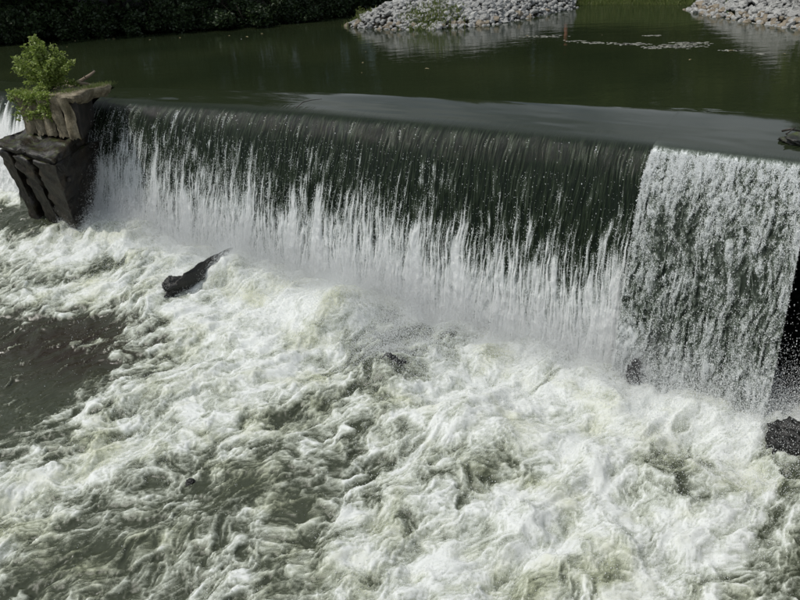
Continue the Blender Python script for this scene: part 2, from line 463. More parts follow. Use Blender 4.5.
def bank_y(x):
    return np.interp(x, [-60, -30, -19, -12.8, -6.5, -2, 2, 8, 12, 14.2, 18, 30, 60], [60, 43, 40.8, 41.2, 40.8, 42.5, 45.5, 41, 38.2, 36.2, 34, 22, 12])
tag(obj('ground', ground(), M_GROUND), kind='structure')

def pond():
    b_edge = lambda a: crest_b(a) - WUP(a)
    aa = np.concatenate([np.linspace(-45, -7, 20), np.linspace(-6.9, 17, 240), np.linspace(17.5, 60, 20)])
    tt = np.concatenate([np.linspace(0, 1, 120) ** 1.6 * 12, np.linspace(13, 60, 40)])
    A, V = np.meshgrid(aa, tt, indexing='ij')
    # edge stays smooth outside the crest
    e = b_edge(np.clip(A, A0, A1)); e = np.where(A < A0, e[0] * 0 + b_edge(A0), e)
    B = e - V
    X = O0[0] + T[0] * A + N[0] * B; Y = O0[1] + T[1] * A + N[1] * B
    near = np.exp(-V / .5)
    z = .004 * near * fbm(A * 2.5, V * 5, 2, 31) + 0 * A
    # small standing ripples where the current breaks over the right end of the crest
    rr = sstep(A_NOTCH - 1.2, A_NOTCH + 1, A) * np.exp(-(V / .35) ** 2)
    z += .018 * rr * perlin(A * 5, V * 9, 33)
    mk = Y < bank_y(X) + 6
    return grid_mesh('pool_water', np.stack([X, Y, z], -1), mk)
tag(obj('pool_water', pond(), M_POND), kind='structure')

# ------------------------------------------------------------------ the dam
dam = tag(empty('dam', (*wp(6, -1), -5)), 'dark wet concrete river dam that the water pours over from bank to bank', 'dam')
def loft(rows):       # rows: list of (list of 3D points)
    return grid_mesh('loft', np.array(rows, float))
def child(o, parent):
    o.parent = parent; o.matrix_parent_inverse = Matrix.Translation(-Vector(parent.location)); return o
def dam_wall(a0, a1, na=90):
    a = np.linspace(a0, a1, na)
    rows = []
    for bo, z in ((-3.2, -5.9), (-3.2, -1.2), (-1.0, -.62), (-.25, -.52), (.0, -.62), (.12, -.9), (.15, -5.9)):
        bb = crest_b(a) + bo
        xy = O0[None] + np.outer(a, T) + np.outer(bb, N)
        rows.append(np.column_stack([xy, np.full(na, z)]))
    return loft(rows)
child(obj('dam_wall', dam_wall(-16, 24), M_DAMWALL), dam)

# ------------------------------------------------------------------ falls
drops = []        # (P, radius) clouds
def add_drops(P, r): drops.append((P, r))
specs = [('left', -16, A_PIER_L - .1, 'short white waterfall over the dam beyond the overgrown pier', 1.0, .03),
         ('main', A_PIER_R, A_NOTCH + .02, 'long main curtain of falling water, dark green above and white below', 1.0, .0135),
         ('right', A_NOTCH + .021, A_END, 'broken grey curtain of water pouring through the lower notch beside the dark rock wall', 1.22, .0125)]
for kd, a0, a1, lab, kx, da in specs:
    me, P, foam, s, A = curtain('waterfall', a0, a1, kd, da, kx, {'left': 50, 'main': 10, 'right': 80}[kd])
    o = tag(obj('waterfall', me, M_CURT2 if kd == 'right' else M_CURT), lab, 'waterfall')
    # loose drops thrown off the falling sheet
    cell = (s > .25)
    wgt = np.where(cell, np.clip(foam - .27, 0.0, 1) + .005 * (s > .9) + .0006, 0).ravel()
    nd = {'left': 9000, 'main': 240000, 'right': 80000}[kd]
    ii = RNG.choice(len(wgt), nd, p=wgt / wgt.sum())
    Q = P.reshape(-1, 3)[ii].copy(); sd = s.ravel()[ii]
    off = RNG.exponential(1, nd) * (.015 + .045 * np.clip(sd / 3, 0, 1.6))
    Q[:, 0] += N[0] * off + RNG.normal(0, .012, nd); Q[:, 1] += N[1] * off + RNG.normal(0, .012, nd); Q[:, 2] += RNG.normal(0, .02, nd) + off * .3
    add_drops(Q, np.clip(RNG.lognormal(math.log(.0037), .38, nd), .0018, .012))

# ------------------------------------------------------------------ river below the dam
LAY = """22235888888888888
22789888888888888
78888888888888888
56578888888888888
57867898888888888
11158898688888888
11157886458878998
11257785488886788
11367765789899888
12567644688789881
24776545666888691
68752224654785684
76333224658877584
53232237668878884
52133446678877873
32234537787678743
32334536776678743"""
LG = np.array([[int(c) for c in r] for r in LAY.split()], float) / 9
def layout(px, py):
    gx = np.clip(px / 50, 0, 15.999); gy = np.clip((py - 200) / 25, 0, 15.999)
    i = gy.astype(int); j = gx.astype(int); fy = gy - i; fx = gx - j
    fy = fy * fy * (3 - 2 * fy); fx = fx * fx * (3 - 2 * fx)
    return (LG[i, j] * (1 - fx) + LG[i, j + 1] * fx) * (1 - fy) + (LG[i + 1, j] * (1 - fx) + LG[i + 1, j + 1] * fx) * fy
# smaller dark and bright patches: pixel centre, radii, angle, change
PATCH = [(130, 262, 32, 5, -14, -.55), (45, 285, 75, 6, -10, -.35), (385, 350, 40, 22, -25, -.45), (455, 470, 14, 6, 0, -.3), (510, 470, 24, 8, 20, -.3),
         (240, 487, 28, 9, -20, -.4), (192, 489, 9, 5, 0, -.4), (290, 412, 26, 9, -25, -.3), (95, 343, 22, 3, -12, .5), (690, 490, 40, 9, 45, -.12), (660, 450, 35, 10, 40, -.12),
         (550, 378, 20, 8, 60, -.25), (255, 270, 30, 5, -30, -.2), (640, 378, 16, 12, 0, -.3), (60, 215, 50, 6, 6, -.45), (345, 515, 22, 10, 0, .3), (560, 455, 90, 18, 0, .1), (600, 590, 70, 18, 10, -.12),
         (465, 165, 1, 1, 0, 0), (120, 400, 60, 5, -25, .35), (780, 500, 22, 40, 10, -.25)]
def tail_base(X, Y):
    a = (X - O0[0]) * T[0] + (Y - O0[1]) * T[1]; b = (X - O0[0]) * N[0] + (Y - O0[1]) * N[1]
    ac = np.clip(a, A0 - 6, A1 + 2)
    v = b - toe_b(ac)
    zt = toe_z(ac)
    z = zt + (-4.45 - zt) * sstep(-1, 6, v) - .02 * np.clip(v, 0, 40)
    return a, b, v, z
def river():
    r_in = 1.0
    ys = np.concatenate([np.linspace(-30, 5.2, 24), 5.3 + (29 - 5.3) * np.linspace(0, 1, 760) ** 1.25])
    tx = np.linspace(0, 1, 820)
    xl = lambda y: np.interp(y, [5, 29], [-8.2, -19.5]); xr = lambda y: np.interp(y, [5, 12, 29], [7.0, 9.0, 9.0])
    rows = []
    for y in ys:
        L, R = xl(y), xr(y)
        rows.append(np.concatenate([np.linspace(-45, L - .3, 16), L + (R - L) * tx, np.linspace(R + .3, 40, 12)]))
    X = np.array(rows); Y = np.broadcast_to(ys[:, None], X.shape).copy()
    a, b, v, z0 = tail_base(X, Y)
    dist = np.sqrt(X ** 2 + Y ** 2)
    # coordinates warped like eddying flow
    fa = -.62
    ca_, sa_ = math.cos(fa), math.sin(fa)
    w1x = fbm(X * .55, Y * .55, 3, 101); w1y = fbm(X * .55 + 40, Y * .55, 3, 104)
    w2x = fbm(X * 2.2, Y * 2.2, 2, 107); w2y = fbm(X * 2.2 + 9, Y * 2.2, 2, 109)
    xw = X + .55 * w1x + .16 * w2x; yw = Y + .55 * w1y + .16 * w2y
    fl = 1.0 * (ca_ * xw - sa_ * yw) * -1
    # along-flow (al) and across-flow (ac)
    al = xw * math.cos(.65) + yw * math.sin(.65); ac = -xw * math.sin(.65) + yw * math.cos(.65)
    px, py = proj(np.stack([X, Y, z0], -1))
    qx = px + 24 * w1x + 14 * w2x + 10 * perlin(al * 1.2, ac * 3, 120); qy = py + (16 * w1y + 8 * w2y) * 1.0
    Dn = layout(qx, qy)
    for cx_, cy_, rx, ry, an, dv in PATCH:
        c, s_ = math.cos(math.radians(an)), math.sin(math.radians(an))
        dx = qx - cx_; dy = qy - cy_
        Dn = Dn + dv * np.exp(-((dx * c + dy * s_) / rx) ** 2 - ((-dx * s_ + dy * c) / ry) ** 2)
    outside = (px < -60) | (px > 870) | (py > 680)
    Dn = np.where(outside, .45, Dn)
    Dn = np.maximum(Dn, .9 * np.exp(-(np.clip(v, 0, 9) / .5) ** 2) * ((px > 74) | (px < 20)))
    n1 = fbm(al * .9, ac * 1.9, 3, 130)
    rg1 = ridged(al * 1.3, ac * 2.6, 1, 140)
    rg2 = ridged(al * 3.2, ac * 5.6, 1, 141)
    rg3 = ridged(al * 7.5 + w2x * 2, ac * 12, 1, 142)
    bl = fbm(al * 1.7, ac * 2.9, 5, 144, .64)
    fn = fbm(al * 16, ac * 24, 2, 150)
    lace = .45 * rg1 ** 2 + .35 * rg2 ** 2 + .2 * rg3 ** 1.5
    mid = 1 - np.abs(2 * np.clip(Dn, 0, 1) - 1)
    foam = Dn * .90 + .115 + .26 * n1 + (.20 + .36 * mid) * bl * 1.5 + (.40 * mid + .04) * (lace - .30) * 1.2 + .14 * fn
    a_calm = np.interp(b, [4, 8, 10], [7.6, 7.2, 6.2])      # slack water lies only towards the left bank
    calm = sstep(.36, .14, Dn + .10 * perlin(al * .9, ac * 3.2, 174)) * (.12 + .88 * sstep(a_calm + 1.2, a_calm - .6, a))
    foam = foam - .22 * calm
    foam = foam + .26 * (1 - calm) * sstep(.5, .2, Dn) * (.15 + lace)
    turb = np.clip(.22 + Dn, 0, 1.1) * (1 - .5 * calm)
    h = turb * (.30 * fbm(al * .45, ac * .75, 2, 160) + .15 * fbm(al * 1.1, ac * 1.9, 2, 161) + .032 * bl + .012 * (rg1 - .4) + .008 * (rg2 - .4) + .008 * fn + .015 * fbm(X * 5, Y * 5, 2, 166))
    h += .034 * calm * perlin(al * 1.8, ac * 6, 170) + calm * .010 * perlin(al * 6, ac * 16, 171) + .006 * perlin(al * 6, ac * 18, 172)
    foam += .45 * calm * sstep(.35, .9, perlin(al * 1.4, ac * 7, 173) + .5 * fn)
    # surge thrown up in front of the fall
    h += .30 * np.exp(-((v - .9) / .8) ** 2) * (.55 + .8 * fbm(a * 1.1, v, 2, 175)) * sstep(A0 - .5, A0 + 2, a)
    h += .10 * np.clip(foam, 0, 1)
    # waves over sunken rocks
    for pxr, pyr, hh, rr in ((385, 352, .30, .7), (232, 272, .36, .55), (330, 300, .35, 1.0), (600, 420, .2, 1.0), (470, 410, .2, 1.0), (140, 300, .15, .8)):
        c = at(pxr, pyr, -4.1); h += hh * np.exp(-((X - c[0]) ** 2 + (Y - c[1]) ** 2) / rr ** 2)
    h = np.where(dist > 40, 0, h)
    brown = (.75 + .5 * perlin(al * .8, ac * 3.5, 176)) * np.exp(-((px - 70) / 100) ** 2 - ((py - 345) / 38) ** 2)
    P = np.stack([X, Y, z0 + h], -1)
    mk = (v > -.55)
    me = grid_mesh('river_water', P, mk, {'foam': np.clip(foam, 0, 1), 'brown': np.clip(brown, 0, 1)})
    # spray over the rough water
    vis = mk & (px > -20) & (px < 830) & (py < 640) & (dist < 32)
    cell = (np.gradient(X, axis=1) * np.gradient(Y, axis=0))
    wt = np.where(vis, cell * (.03 + 24.0 * np.exp(-np.clip(v, 0, 20) / .75) * (px > 60) + 1.0 * sstep(.35, .8, Dn)), 0)
    wt += np.where(vis, cell * 17 * np.exp(-((px - 400) / 55) ** 2 - ((py - 340) / 30) ** 2), 0)
    wt += np.where(vis, cell * 3 * np.exp(-((px - 250) / 70) ** 2 - ((py - 265) / 25) ** 2), 0)
    wt = wt.ravel(); nd = 480000
    ii = RNG.choice(len(wt), nd, p=wt / wt.sum())
    Q = P.reshape(-1, 3)[ii].copy(); vv = v.ravel()[ii]
    hh = RNG.exponential(1, nd) * (.03 + .36 * np.exp(-np.clip(vv, 0, 9) / .8))
    Q[:, 2] += hh; Q[:, :2] += RNG.normal(0, .03, (nd, 2))
    add_drops(Q, np.clip(RNG.lognormal(math.log(.0036), .35, nd), .0018, .009))
    return me, P, mk
rme, RP, RM = river()
tag(obj('river_water', rme, M_FROTH), kind='structure')
def water_z(x, y):
    a, b, v, z = tail_base(np.array([x]), np.array([y])); return float(z[0])

# ------------------------------------------------------------------ rocks
def rock_mesh(name, sx, sy, sz, seed, sub=5, rough=.5, flat=.0):
    bm = bmesh.new(); bmesh.ops.create_icosphere(bm, subdivisions=sub, radius=1)
    co = np.array([v.co for v in bm.verts]); r = np.random.default_rng(seed)
    # chop with random planes so the rock has facets
    for k in range(16):
        nrm = r.normal(size=3); nrm /= np.linalg.norm(nrm); dd = r.uniform(.62, .95)
        e = co @ nrm - dd; co = co - np.outer(np.clip(e, 0, None), nrm) * .92
    d = fbm(co[:, 0] * 2.2 + co[:, 2] * 1.3, co[:, 1] * 2.2 - co[:, 2], 5, seed, .6)
    co = co * (1 + rough * d)[:, None]
    co *= [sx, sy, sz]
    for v, c in zip(bm.verts, co): v.co = c
    for f in bm.faces: f.smooth = True
    me = bpy.data.meshes.new(name); bm.to_mesh(me); bm.free(); return me
def put_rock(px, py, z, size, rz, label, seed, mat=M_WETROCK, ry=0, name='rock', dz=0):
    x, y = at(px, py, z)
    o = obj(name, rock_mesh(name, *size, seed), mat, None, (x, y, z + dz)); o.rotation_euler = (0, ry, rz)
    return tag(o, label, 'rock')
put_rock(172, 284, -3.95, (.30, .30, .26), .4, 'small dark wet rock at the lower end of the slanting ledge', 11)
# long slanting ledge
p0 = at(176, 283, -3.85); p1 = at(228, 248, -3.6)
mid = (p0 + p1) / 2; L = np.hypot(*(p1 - p0))
o = obj('rock_ledge', rock_mesh('rock_ledge', L * .70, .12, .32, 23, rough=.5), M_WETROCK, None, (mid[0], mid[1], -3.95))
o.rotation_euler = (0, -.08, math.atan2(p1[1] - p0[1], p1[0] - p0[0]))
tag(o, 'long narrow dark rock ledge slanting out of the white foam below the falls', 'rock')
put_rock(388, 352, -4.15, (.62, .5, .42), .3, 'dark boulder half hidden by spray in the middle of the foam', 31, dz=-.46)
put_rock(634, 378, -4.45, (.15, .18, .34), 0, 'narrow dark rock at the foot of the falls where two curtains meet', 37, dz=.1)
put_rock(788, 452, -4.5, (.42, .40, .42), .2, 'black wet boulder below the rock wall at the right edge', 41, dz=.15)
put_rock(192, 490, -4.75, (.10, .07, .08), .2, 'tiny dark stone breaking the surface of the lower left rapids', 43, dz=.16)
# rock wall right of the broken curtain
def rock_wall():
    na, nz = 70, 90
    aa = np.linspace(0, 1, na); zz = np.linspace(0, 1, nz)
    A, Zt = np.meshgrid(aa, zz, indexing='ij')
    a0 = A_END - .12 - .10 * Zt
    a = a0 + A * 5
    z = -5.3 + Zt * 4.85
    b = crest_b(np.full_like(a, A_END)) + 1.0 + 1.0 * (1 - Zt) - .25 * np.exp(-A * 12)
    dd = .35 * fbm(a * 1.3, z * 1.3, 3, 201) + .10 * ridged(a * 3, z * 2.4, 2, 205) + .04 * fbm(a * 9, z * 9, 2, 207)
    b = b + dd
    e = np.exp(-A * 9)
    X = O0[0] + T[0] * a + N[0] * (b - 1.5 * e); Y = O0[1] + T[1] * a + N[1] * (b - 1.5 * e)
    front = np.stack([X, Y, z], -1)
    # top sheet back to the pond
    top = front[:, -1:, :].repeat(14, 1).copy()
    k = np.linspace(0, 1, 14)[None, :]
    top[..., 0] -= N[0] * 3.6 * k; top[..., 1] -= N[1] * 3.6 * k
    top[..., 2] += .42 * k ** .5 + .09 * fbm(top[..., 0] * 2, top[..., 1] * 2, 3, 211)
    return grid_mesh('rock_wall', np.concatenate([front, top[:, 1:]], 1))
tag(obj('rock_wall', rock_wall(), M_WETROCK), 'black wet rock abutment rising beside the right-hand end of the falls', 'rock wall')
M_MOSSROCK = mat_rock('mossy_rock', (.01, .01, .006), (.018, .018, .010), (.035, .032, .02), .4, .45, scale=3)
put_rock(826, 134, .0, (.80, .45, .16), -.5, 'low mossy rock awash at the right end of the dam crest', 47, M_MOSSROCK, name='mossy_rock', dz=-.13)

# ------------------------------------------------------------------ pier
def box_pts(bm, pts):     # 8 pts: bottom 4 (ccw), top 4
    vs = [bm.verts.new(p) for p in pts]
    for f in ((3, 2, 1, 0), (4, 5, 6, 7), (0, 1, 5, 4), (1, 2, 6, 5), (2, 3, 7, 6), (3, 0, 4, 7)):
        bm.faces.new([vs[i] for i in f])
def W(a, b, z):
    x, y = wp(a, b); return (x, y, z)
def roughen(bm, amp, cuts, seed, freq=3):
    bmesh.ops.subdivide_edges(bm, edges=bm.edges[:], cuts=cuts, use_grid_fill=True)
    bmesh.ops.recalc_face_normals(bm, faces=bm.faces[:]); bm.normal_update()
    co = np.array([v.co for v in bm.verts])
    d1 = fbm(co[:, 0] * freq + co[:, 2] * 2.1, co[:, 1] * freq - co[:, 2] * 1.7, 5, seed, .52)
    for v, d in zip(bm.verts, d1): v.co += v.normal * float(d) * amp
    for f in bm.faces: f.smooth = True
pier = tag(empty('pier', W(-.8, 0, -3.4)), 'ribbed concrete dam pier on a dark footing with a sapling growing out of its top', 'pier')
# core of the shaft
bm = bmesh.new()
box_pts(bm, [W(-1.95, .72, -.86), W(.5, .68, -.86), W(-1.0, -.95, -.86), W(-1.95, -.95, -.86),
             W(-2.15, .62, .26), W(.42, .58, .26), W(-.75, -.95, .26), W(-2.15, -.95, .26)])
roughen(bm, .05, 6, 301)
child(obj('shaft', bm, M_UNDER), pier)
# ribs: vertical rounded flutes across the front
ribs = np.linspace(-1.98, .52, 6)
for i in range(5):
    bm = bmesh.new(); x0, x1 = ribs[i] + .03, ribs[i + 1] - .03
    nseg = 9; rows = []
    for z in np.linspace(-.84, .33, 16):
        fl = .02 + .03 * sstep(0, .3, z) + .03 * float(perlin(np.array([z * 3.0]), np.array([i * 7.3]), 350)[0])
        row = []
        for j in range(nseg + 1):
            t_ = j / nseg; aa = x0 + (x1 - x0) * t_
            row.append(bm.verts.new(W(aa - .10 * (z + .84), .70 + .15 * math.sin(math.pi * t_) ** .7 + fl + .02 * math.sin(7 * z + i * 3) + random.uniform(-.012, .012), z + (random.uniform(-.05, .05) if z < -.8 else 0))))
        rows.append(row)
    for r0, r1 in zip(rows, rows[1:]):
        for j in range(nseg): bm.faces.new([r0[j], r0[j + 1], r1[j + 1], r1[j]])
    for f in bm.faces: f.smooth = True
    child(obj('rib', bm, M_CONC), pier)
# cap: flares out and runs upstream to a blunt tip
def cap_mesh():
    bm = bmesh.new()
    out = [(-2.15, .68), (-1.2, .74), (.0, .74), (.50, .68), (.46, .4), (.25, .0), (.12, -.4), (.16, -.75), (.10, -1.0), (-.4, -1.05), (-1.2, -1.1), (-2.1, -1.1), (-2.2, 0)]
    out = [(.0 + x * 1.0, y) for x, y in out]
    rings = []
    for z, sc in ((.02, .82), (.16, .95), (.27, 1.0), (.35, .97)):
        c = (-.9, -.5)
        rings.append([bm.verts.new(W(c[0] + (x - c[0]) * sc, c[1] + (y - c[1]) * sc, z + .03 * math.sin(i * 2.1 + z * 9))) for i, (x, y) in enumerate(out)])
    for r0, r1 in zip(rings, rings[1:]):
        for i in range(len(out)):
            j = (i + 1) % len(out); bm.faces.new([r0[i], r0[j], r1[j], r1[i]])
    bm.faces.new(rings[-1]); bm.faces.new(rings[0][::-1])
    bmesh.ops.triangulate(bm, faces=bm.faces[:]); 
    roughen(bm, .05, 4, 305)
    return bm
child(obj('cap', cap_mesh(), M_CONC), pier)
# footing: sloping table on three buttress legs
bm = bmesh.new()
box_pts(bm, [W(-2.3, 1.05, -1.5), W(.35, 1.35, -1.9), W(-1.0, -.4, -1.9), W(-2.3, -1.0, -1.5),
             W(-2.75, 1.55, -1.02), W(.62, 1.90, -1.15), W(-.25, .1, -.80), W(-2.55, .4, -.80)])
roughen(bm, .26, 30, 311, 1.3)
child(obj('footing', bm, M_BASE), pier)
for i, (t0, t1, b0, g0, g1, b1) in enumerate(((-2.7, -2.1, 1.45, -2.55, -2.15, .95), (-1.5, -.75, 1.75, -1.55, -1.05, 1.0), (-.35, .62, 1.85, -1.0, -.35, 1.0))):
    bm = bmesh.new()
    kb = -.85 if i == 2 else 0
    box_pts(bm, [W(g0, b1, -3.9), W(g1, b1 + .05, -3.9), W(g1 + .1 + kb * .7, -.3, -3.9), W(g0 + kb * .7, -.3, -3.9),
                 W(t0, b0 - .03, -1.25), W(t1, b0 + .02, -1.28), W(t1 + kb * 1.1, -.1, -1.25), W(t0, -.5, -1.25)])
    roughen(bm, .18, 28, 320 + i, 1.4)
    child(obj('buttress', bm, M_BASE), pier)
bm = bmesh.new()
box_pts(bm, [W(-2.4, .35, -4.0), W(-.8, .35, -4.0), W(-1.4, -.9, -4.0), W(-2.4, -1.5, -4.0),
             W(-2.5, .5, -1.1), W(-.2, .5, -1.1), W(-1.2, -.9, -1.1), W(-2.5, -1.5, -1.1)])
roughen(bm, .05, 5, 330)
child(obj('footing_core', bm, M_UNDER), pier)

# ------------------------------------------------------------------ wood
def tube(bm, pts, radii, seg=7, jitter=.0):
    rings = []
    pts = [Vector(p) for p in pts]
    for i, p in enumerate(pts):
        d = (pts[min(i + 1, len(pts) - 1)] - pts[max(i - 1, 0)]).normalized()
        u = d.orthogonal().normalized(); v = d.cross(u)
        rings.append([bm.verts.new(p + (u * math.cos(k * 2 * math.pi / seg) + v * math.sin(k * 2 * math.pi / seg)) * radii[i] * (1 + random.uniform(-jitter, jitter))) for k in range(seg)])
    for r0, r1 in zip(rings, rings[1:]):
        # line rings up by nearest vertex so the tube does not twist
        off = min(range(seg), key=lambda o_: sum((r0[k].co - r1[(k + o_) % seg].co).length for k in range(seg)))
        r1[:] = r1[off:] + r1[:off]
        for k in range(seg): 
            f = bm.faces.new([r0[k], r0[(k + 1) % seg], r1[(k + 1) % seg], r1[k]]); f.smooth = True
    bm.faces.new(rings[0][::-1]); bm.faces.new(rings[-1])
def wood_thing(name, label, cat, chains, mat, group=None):
    bm = bmesh.new()
    for pts, rad in chains: tube(bm, pts, rad, 7, .12)
    return tag(obj(name, bm, mat), label, cat, group)
def at3(px, py, z): x, y = at(px, py, z); return (x, y, z)
wood_thing('driftwood', 'bleached forked driftwood branch lying on the pier cap beside the sapling', 'driftwood', [
    ([at3(74, 84, .38), at3(82, 80, .44), at3(90, 75, .56), at3(95, 71, .66)], [.05, .055, .045, .03]),
    ([at3(78, 83, .40), at3(86, 78, .44), at3(84, 76, .62)], [.04, .03, .015]),
    ([at3(66, 82, .38), at3(76, 83, .42), at3(88, 84, .40)], [.05, .06, .04])], M_PALEBARK)
wood_thing('twig', 'thin dark twig snagged on the lip of the dam above the falls', 'twig', [
    ([at3(296, 108, -.10), at3(303, 102, .0), at3(312, 100, .03), at3(322, 99, .02)], [.012, .014, .010, .006])], M_TWIG)
wood_thing('twig', 'dark snagged sticks on the mossy rock at the right end of the crest', 'twig', [
    ([at3(782, 131, .12), at3(790, 129, .18), at3(800, 131, .14)], [.02, .022, .015]),
    ([at3(786, 134, .12), at3(796, 127, .22)], [.015, .01])], M_TWIG)

# ------------------------------------------------------------------ foliage
def leaf_cloud(centers, radii, counts, size, rng, flat=.8, jit=.45):
    """many small folded leaf faces; returns verts, tri faces, tone"""
    C_, R_ = [], []
    for c, r, k in zip(centers, radii, counts):
        d = rng.normal(size=(k, 3)); d /= np.linalg.norm(d, axis=1)[:, None]
        rad = rng.random(k) ** .45
        C_.append(np.asarray(c) + d * rad[:, None] * np.array([r, r, r * flat]))
        R_.append(np.full(k, rng.uniform(-.18, .18)))
    P = np.concatenate(C_); base = np.concatenate(R_)
    n_ = len(P)
    ax = rng.normal(size=(n_, 3)); ax[:, 2] *= .6; ax /= np.linalg.norm(ax, axis=1)[:, None]
    up = rng.normal(size=(n_, 3)); up[:, 2] += .9; sd = np.cross(ax, up); sd /= np.linalg.norm(sd, axis=1)[:, None]
    nr = np.cross(sd, ax)
    s = size * rng.uniform(.6, 1.3, n_)[:, None]
    v0 = P; v1 = P + ax * s * .5 + sd * s * .32 + nr * s * .08; v2 = P + ax * s; v3 = P + ax * s * .5 - sd * s * .32 + nr * s * .08
    V = np.stack([v0, v1, v2, v3], 1).reshape(-1, 3)
    i = np.arange(n_)[:, None] * 4
    F = np.concatenate([i + [0, 1, 2], i + [0, 2, 3]], 0).reshape(-1, 3)
    tone = np.clip(.5 + base + rng.normal(0, .22, n_), 0, 1)
    return V, F, np.repeat(tone, 4)
def tree_meshes(name, h, crown_r, leaves, leaf, seed, low=.12, nclump=46, shape=1.0):
    rng = np.random.default_rng(seed); random.seed(seed)
    bm = bmesh.new(); tr = h * .02
    lean = rng.uniform(-.06, .06, 2)
    trunk = [(lean[0] * h * t_ + .1 * math.sin(5 * t_ + seed), lean[1] * h * t_, h * .86 * t_) for t_ in np.linspace(0, 1, 9)]
    tube(bm, trunk, [tr * (1.35 if i == 0 else 1) * (1 - .8 * i / 8) for i in range(9)], 8, .08)
    cs, rs = [], []
    for k in range(nclump):
        t_ = low + (1 - low) * (k + rng.random()) / nclump
        an = k * 2.4 + rng.uniform(-.5, .5)
        prof = math.sin(math.pi * min(1, (t_ - low) / (1 - low) * .80 + .16)) ** .6
        rr = crown_r * prof * rng.uniform(.45, 1.08)
        c = np.array([math.cos(an) * rr + lean[0] * h * t_, math.sin(an) * rr + lean[1] * h * t_, h * t_])
        cs.append(c); rs.append(crown_r * rng.uniform(.17, .34))
        zb = max(.08 * h, c[2] - rr * .55); tb = min(zb / (.86 * h), .97)
        b0 = Vector((lean[0] * h * tb, lean[1] * h * tb, zb))
        midp = (b0 + Vector(c)) / 2 + Vector((0, 0, .1 * rr))
        r0 = tr * .38 * (1 - .6 * t_)
        tube(bm, [b0, midp, c], [r0, r0 * .65, r0 * .25], 5)
    for f in bm.faces: f.smooth = True
    tm = bpy.data.meshes.new('trunk'); bm.to_mesh(tm); bm.free()
    wgt = np.array(rs) ** 2; cnt = np.maximum(8, (leaves * wgt / wgt.sum())).astype(int)
    V, F, tone = leaf_cloud(cs, rs, cnt, leaf, rng)
    cm = raw_mesh('crown', V, F, {'tone': tone}, None, False)
    return tm, cm
def make_tree(name, tm, cm, mt, mb=M_BARK):
    if not tm.materials: tm.materials.append(mb)
    if not cm.materials: cm.materials.append(mt)
    r = empty(name); t_ = obj('trunk', tm, None, r); c = obj('crown', cm, None, r)
    return r
kinds = [make_tree('tree', *tree_meshes('tree', 13, 3.8, 15000, .30, 501, .10), M_SHADELEAF),
         make_tree('tree', *tree_meshes('tree', 15, 4.4, 17000, .30, 502, .14), M_SHADELEAF),
         make_tree('tree', *tree_meshes('tree', 12, 4.0, 15000, .28, 503, .08, 52), M_SHADELEAF)]
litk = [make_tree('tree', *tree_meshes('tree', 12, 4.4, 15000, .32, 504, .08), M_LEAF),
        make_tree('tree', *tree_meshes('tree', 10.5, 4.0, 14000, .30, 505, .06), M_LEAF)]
def ground_z(x, y): return float(-1.6 + sstep(0, 3, y - bank_y(x)) * (1.9 + .08 * max(0, y - bank_y(x))))
def place(proto, used, x, y, sc, rz, label, group, dz=0.0):
    r = proto if not used else copy_tree(proto)
    r.location = (x, y, max(-.2, ground_z(x, y)) - .1 + dz); r.rotation_euler = (0, 0, rz); r.scale = (sc, sc, sc)
    tag(r, label, 'tree', group); return r
GL = 'dark trees crowding the far bank'
used = [False] * 5
rt = random.Random(3)
xs = np.linspace(-34, 5, 15)
for i, x in enumerate(xs):
    k = i % 3
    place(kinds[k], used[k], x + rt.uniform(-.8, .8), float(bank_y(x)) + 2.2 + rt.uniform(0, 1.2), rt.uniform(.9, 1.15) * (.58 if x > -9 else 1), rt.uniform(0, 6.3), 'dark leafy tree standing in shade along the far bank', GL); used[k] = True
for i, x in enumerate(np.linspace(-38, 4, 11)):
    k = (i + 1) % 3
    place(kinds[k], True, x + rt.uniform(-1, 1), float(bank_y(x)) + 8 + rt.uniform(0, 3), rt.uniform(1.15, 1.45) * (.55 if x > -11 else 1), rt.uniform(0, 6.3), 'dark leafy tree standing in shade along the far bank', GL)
for i, (x, y) in enumerate(((5, 55), (10.5, 58), (15.5, 60), (21, 57), (26, 54), (8, 64), (13, 66), (19, 66), (25, 63), (31, 50), (31, 60), (2, 60), (37, 52), (12, 73), (17.5, 74), (23, 72), (6, 72), (29, 70), (34, 66))):
    k = i % 2
    place(litk[k], used[3 + k], x, y, rt.uniform(.95, 1.2), rt.uniform(0, 6.3), 'sunlit green tree behind the lawn, mirrored in the pool', 'sunlit trees mirrored in the pool'); used[3 + k] = True
for x, y in ((18, 30), (20.5, 26), (23, 21), (22, 33)):
    place(litk[0], True, x, y, .75, rt.uniform(0, 6.3), 'green tree behind the stones of the right bank', 'trees behind the right bank')
# undergrowth hanging over the waterline
def shrub_mesh(seed, r=1.3, n_=5200, leaf=.16):
    rng = np.random.default_rng(seed); cs = []; rs = []
    for k in range(16):
        an = rng.uniform(0, 6.3); q = rng.random() ** .5 * r
        cs.append((math.cos(an) * q, math.sin(an) * q, r * (.25 + .8 * rng.random() * (1 - .4 * q / r)))); rs.append(r * rng.uniform(.22, .42))
    cnt = [n_ // 16] * 16
    V, F, tone = leaf_cloud(cs, rs, cnt, leaf, rng)
    return raw_mesh('foliage', V, F, {'tone': tone}, None, False)
def make_shrub(seed, mt, r=1.3, n_=5200, leaf=.16):
    fm = shrub_mesh(seed, r, n_, leaf); fm.materials.append(mt)
    root = empty('shrub'); obj('foliage', fm, None, root)
    bm = bmesh.new(); rr = random.Random(seed)
    for k in range(5):
        an = rr.uniform(0, 6.3); tube(bm, [(0, 0, -.4), (math.cos(an) * r * .3, math.sin(an) * r * .3, r * .4), (math.cos(an) * r * .7, math.sin(an) * r * .7, r * .95)], [.035, .025, .01], 5)
    obj('stem', bm, M_BARK, root); return root
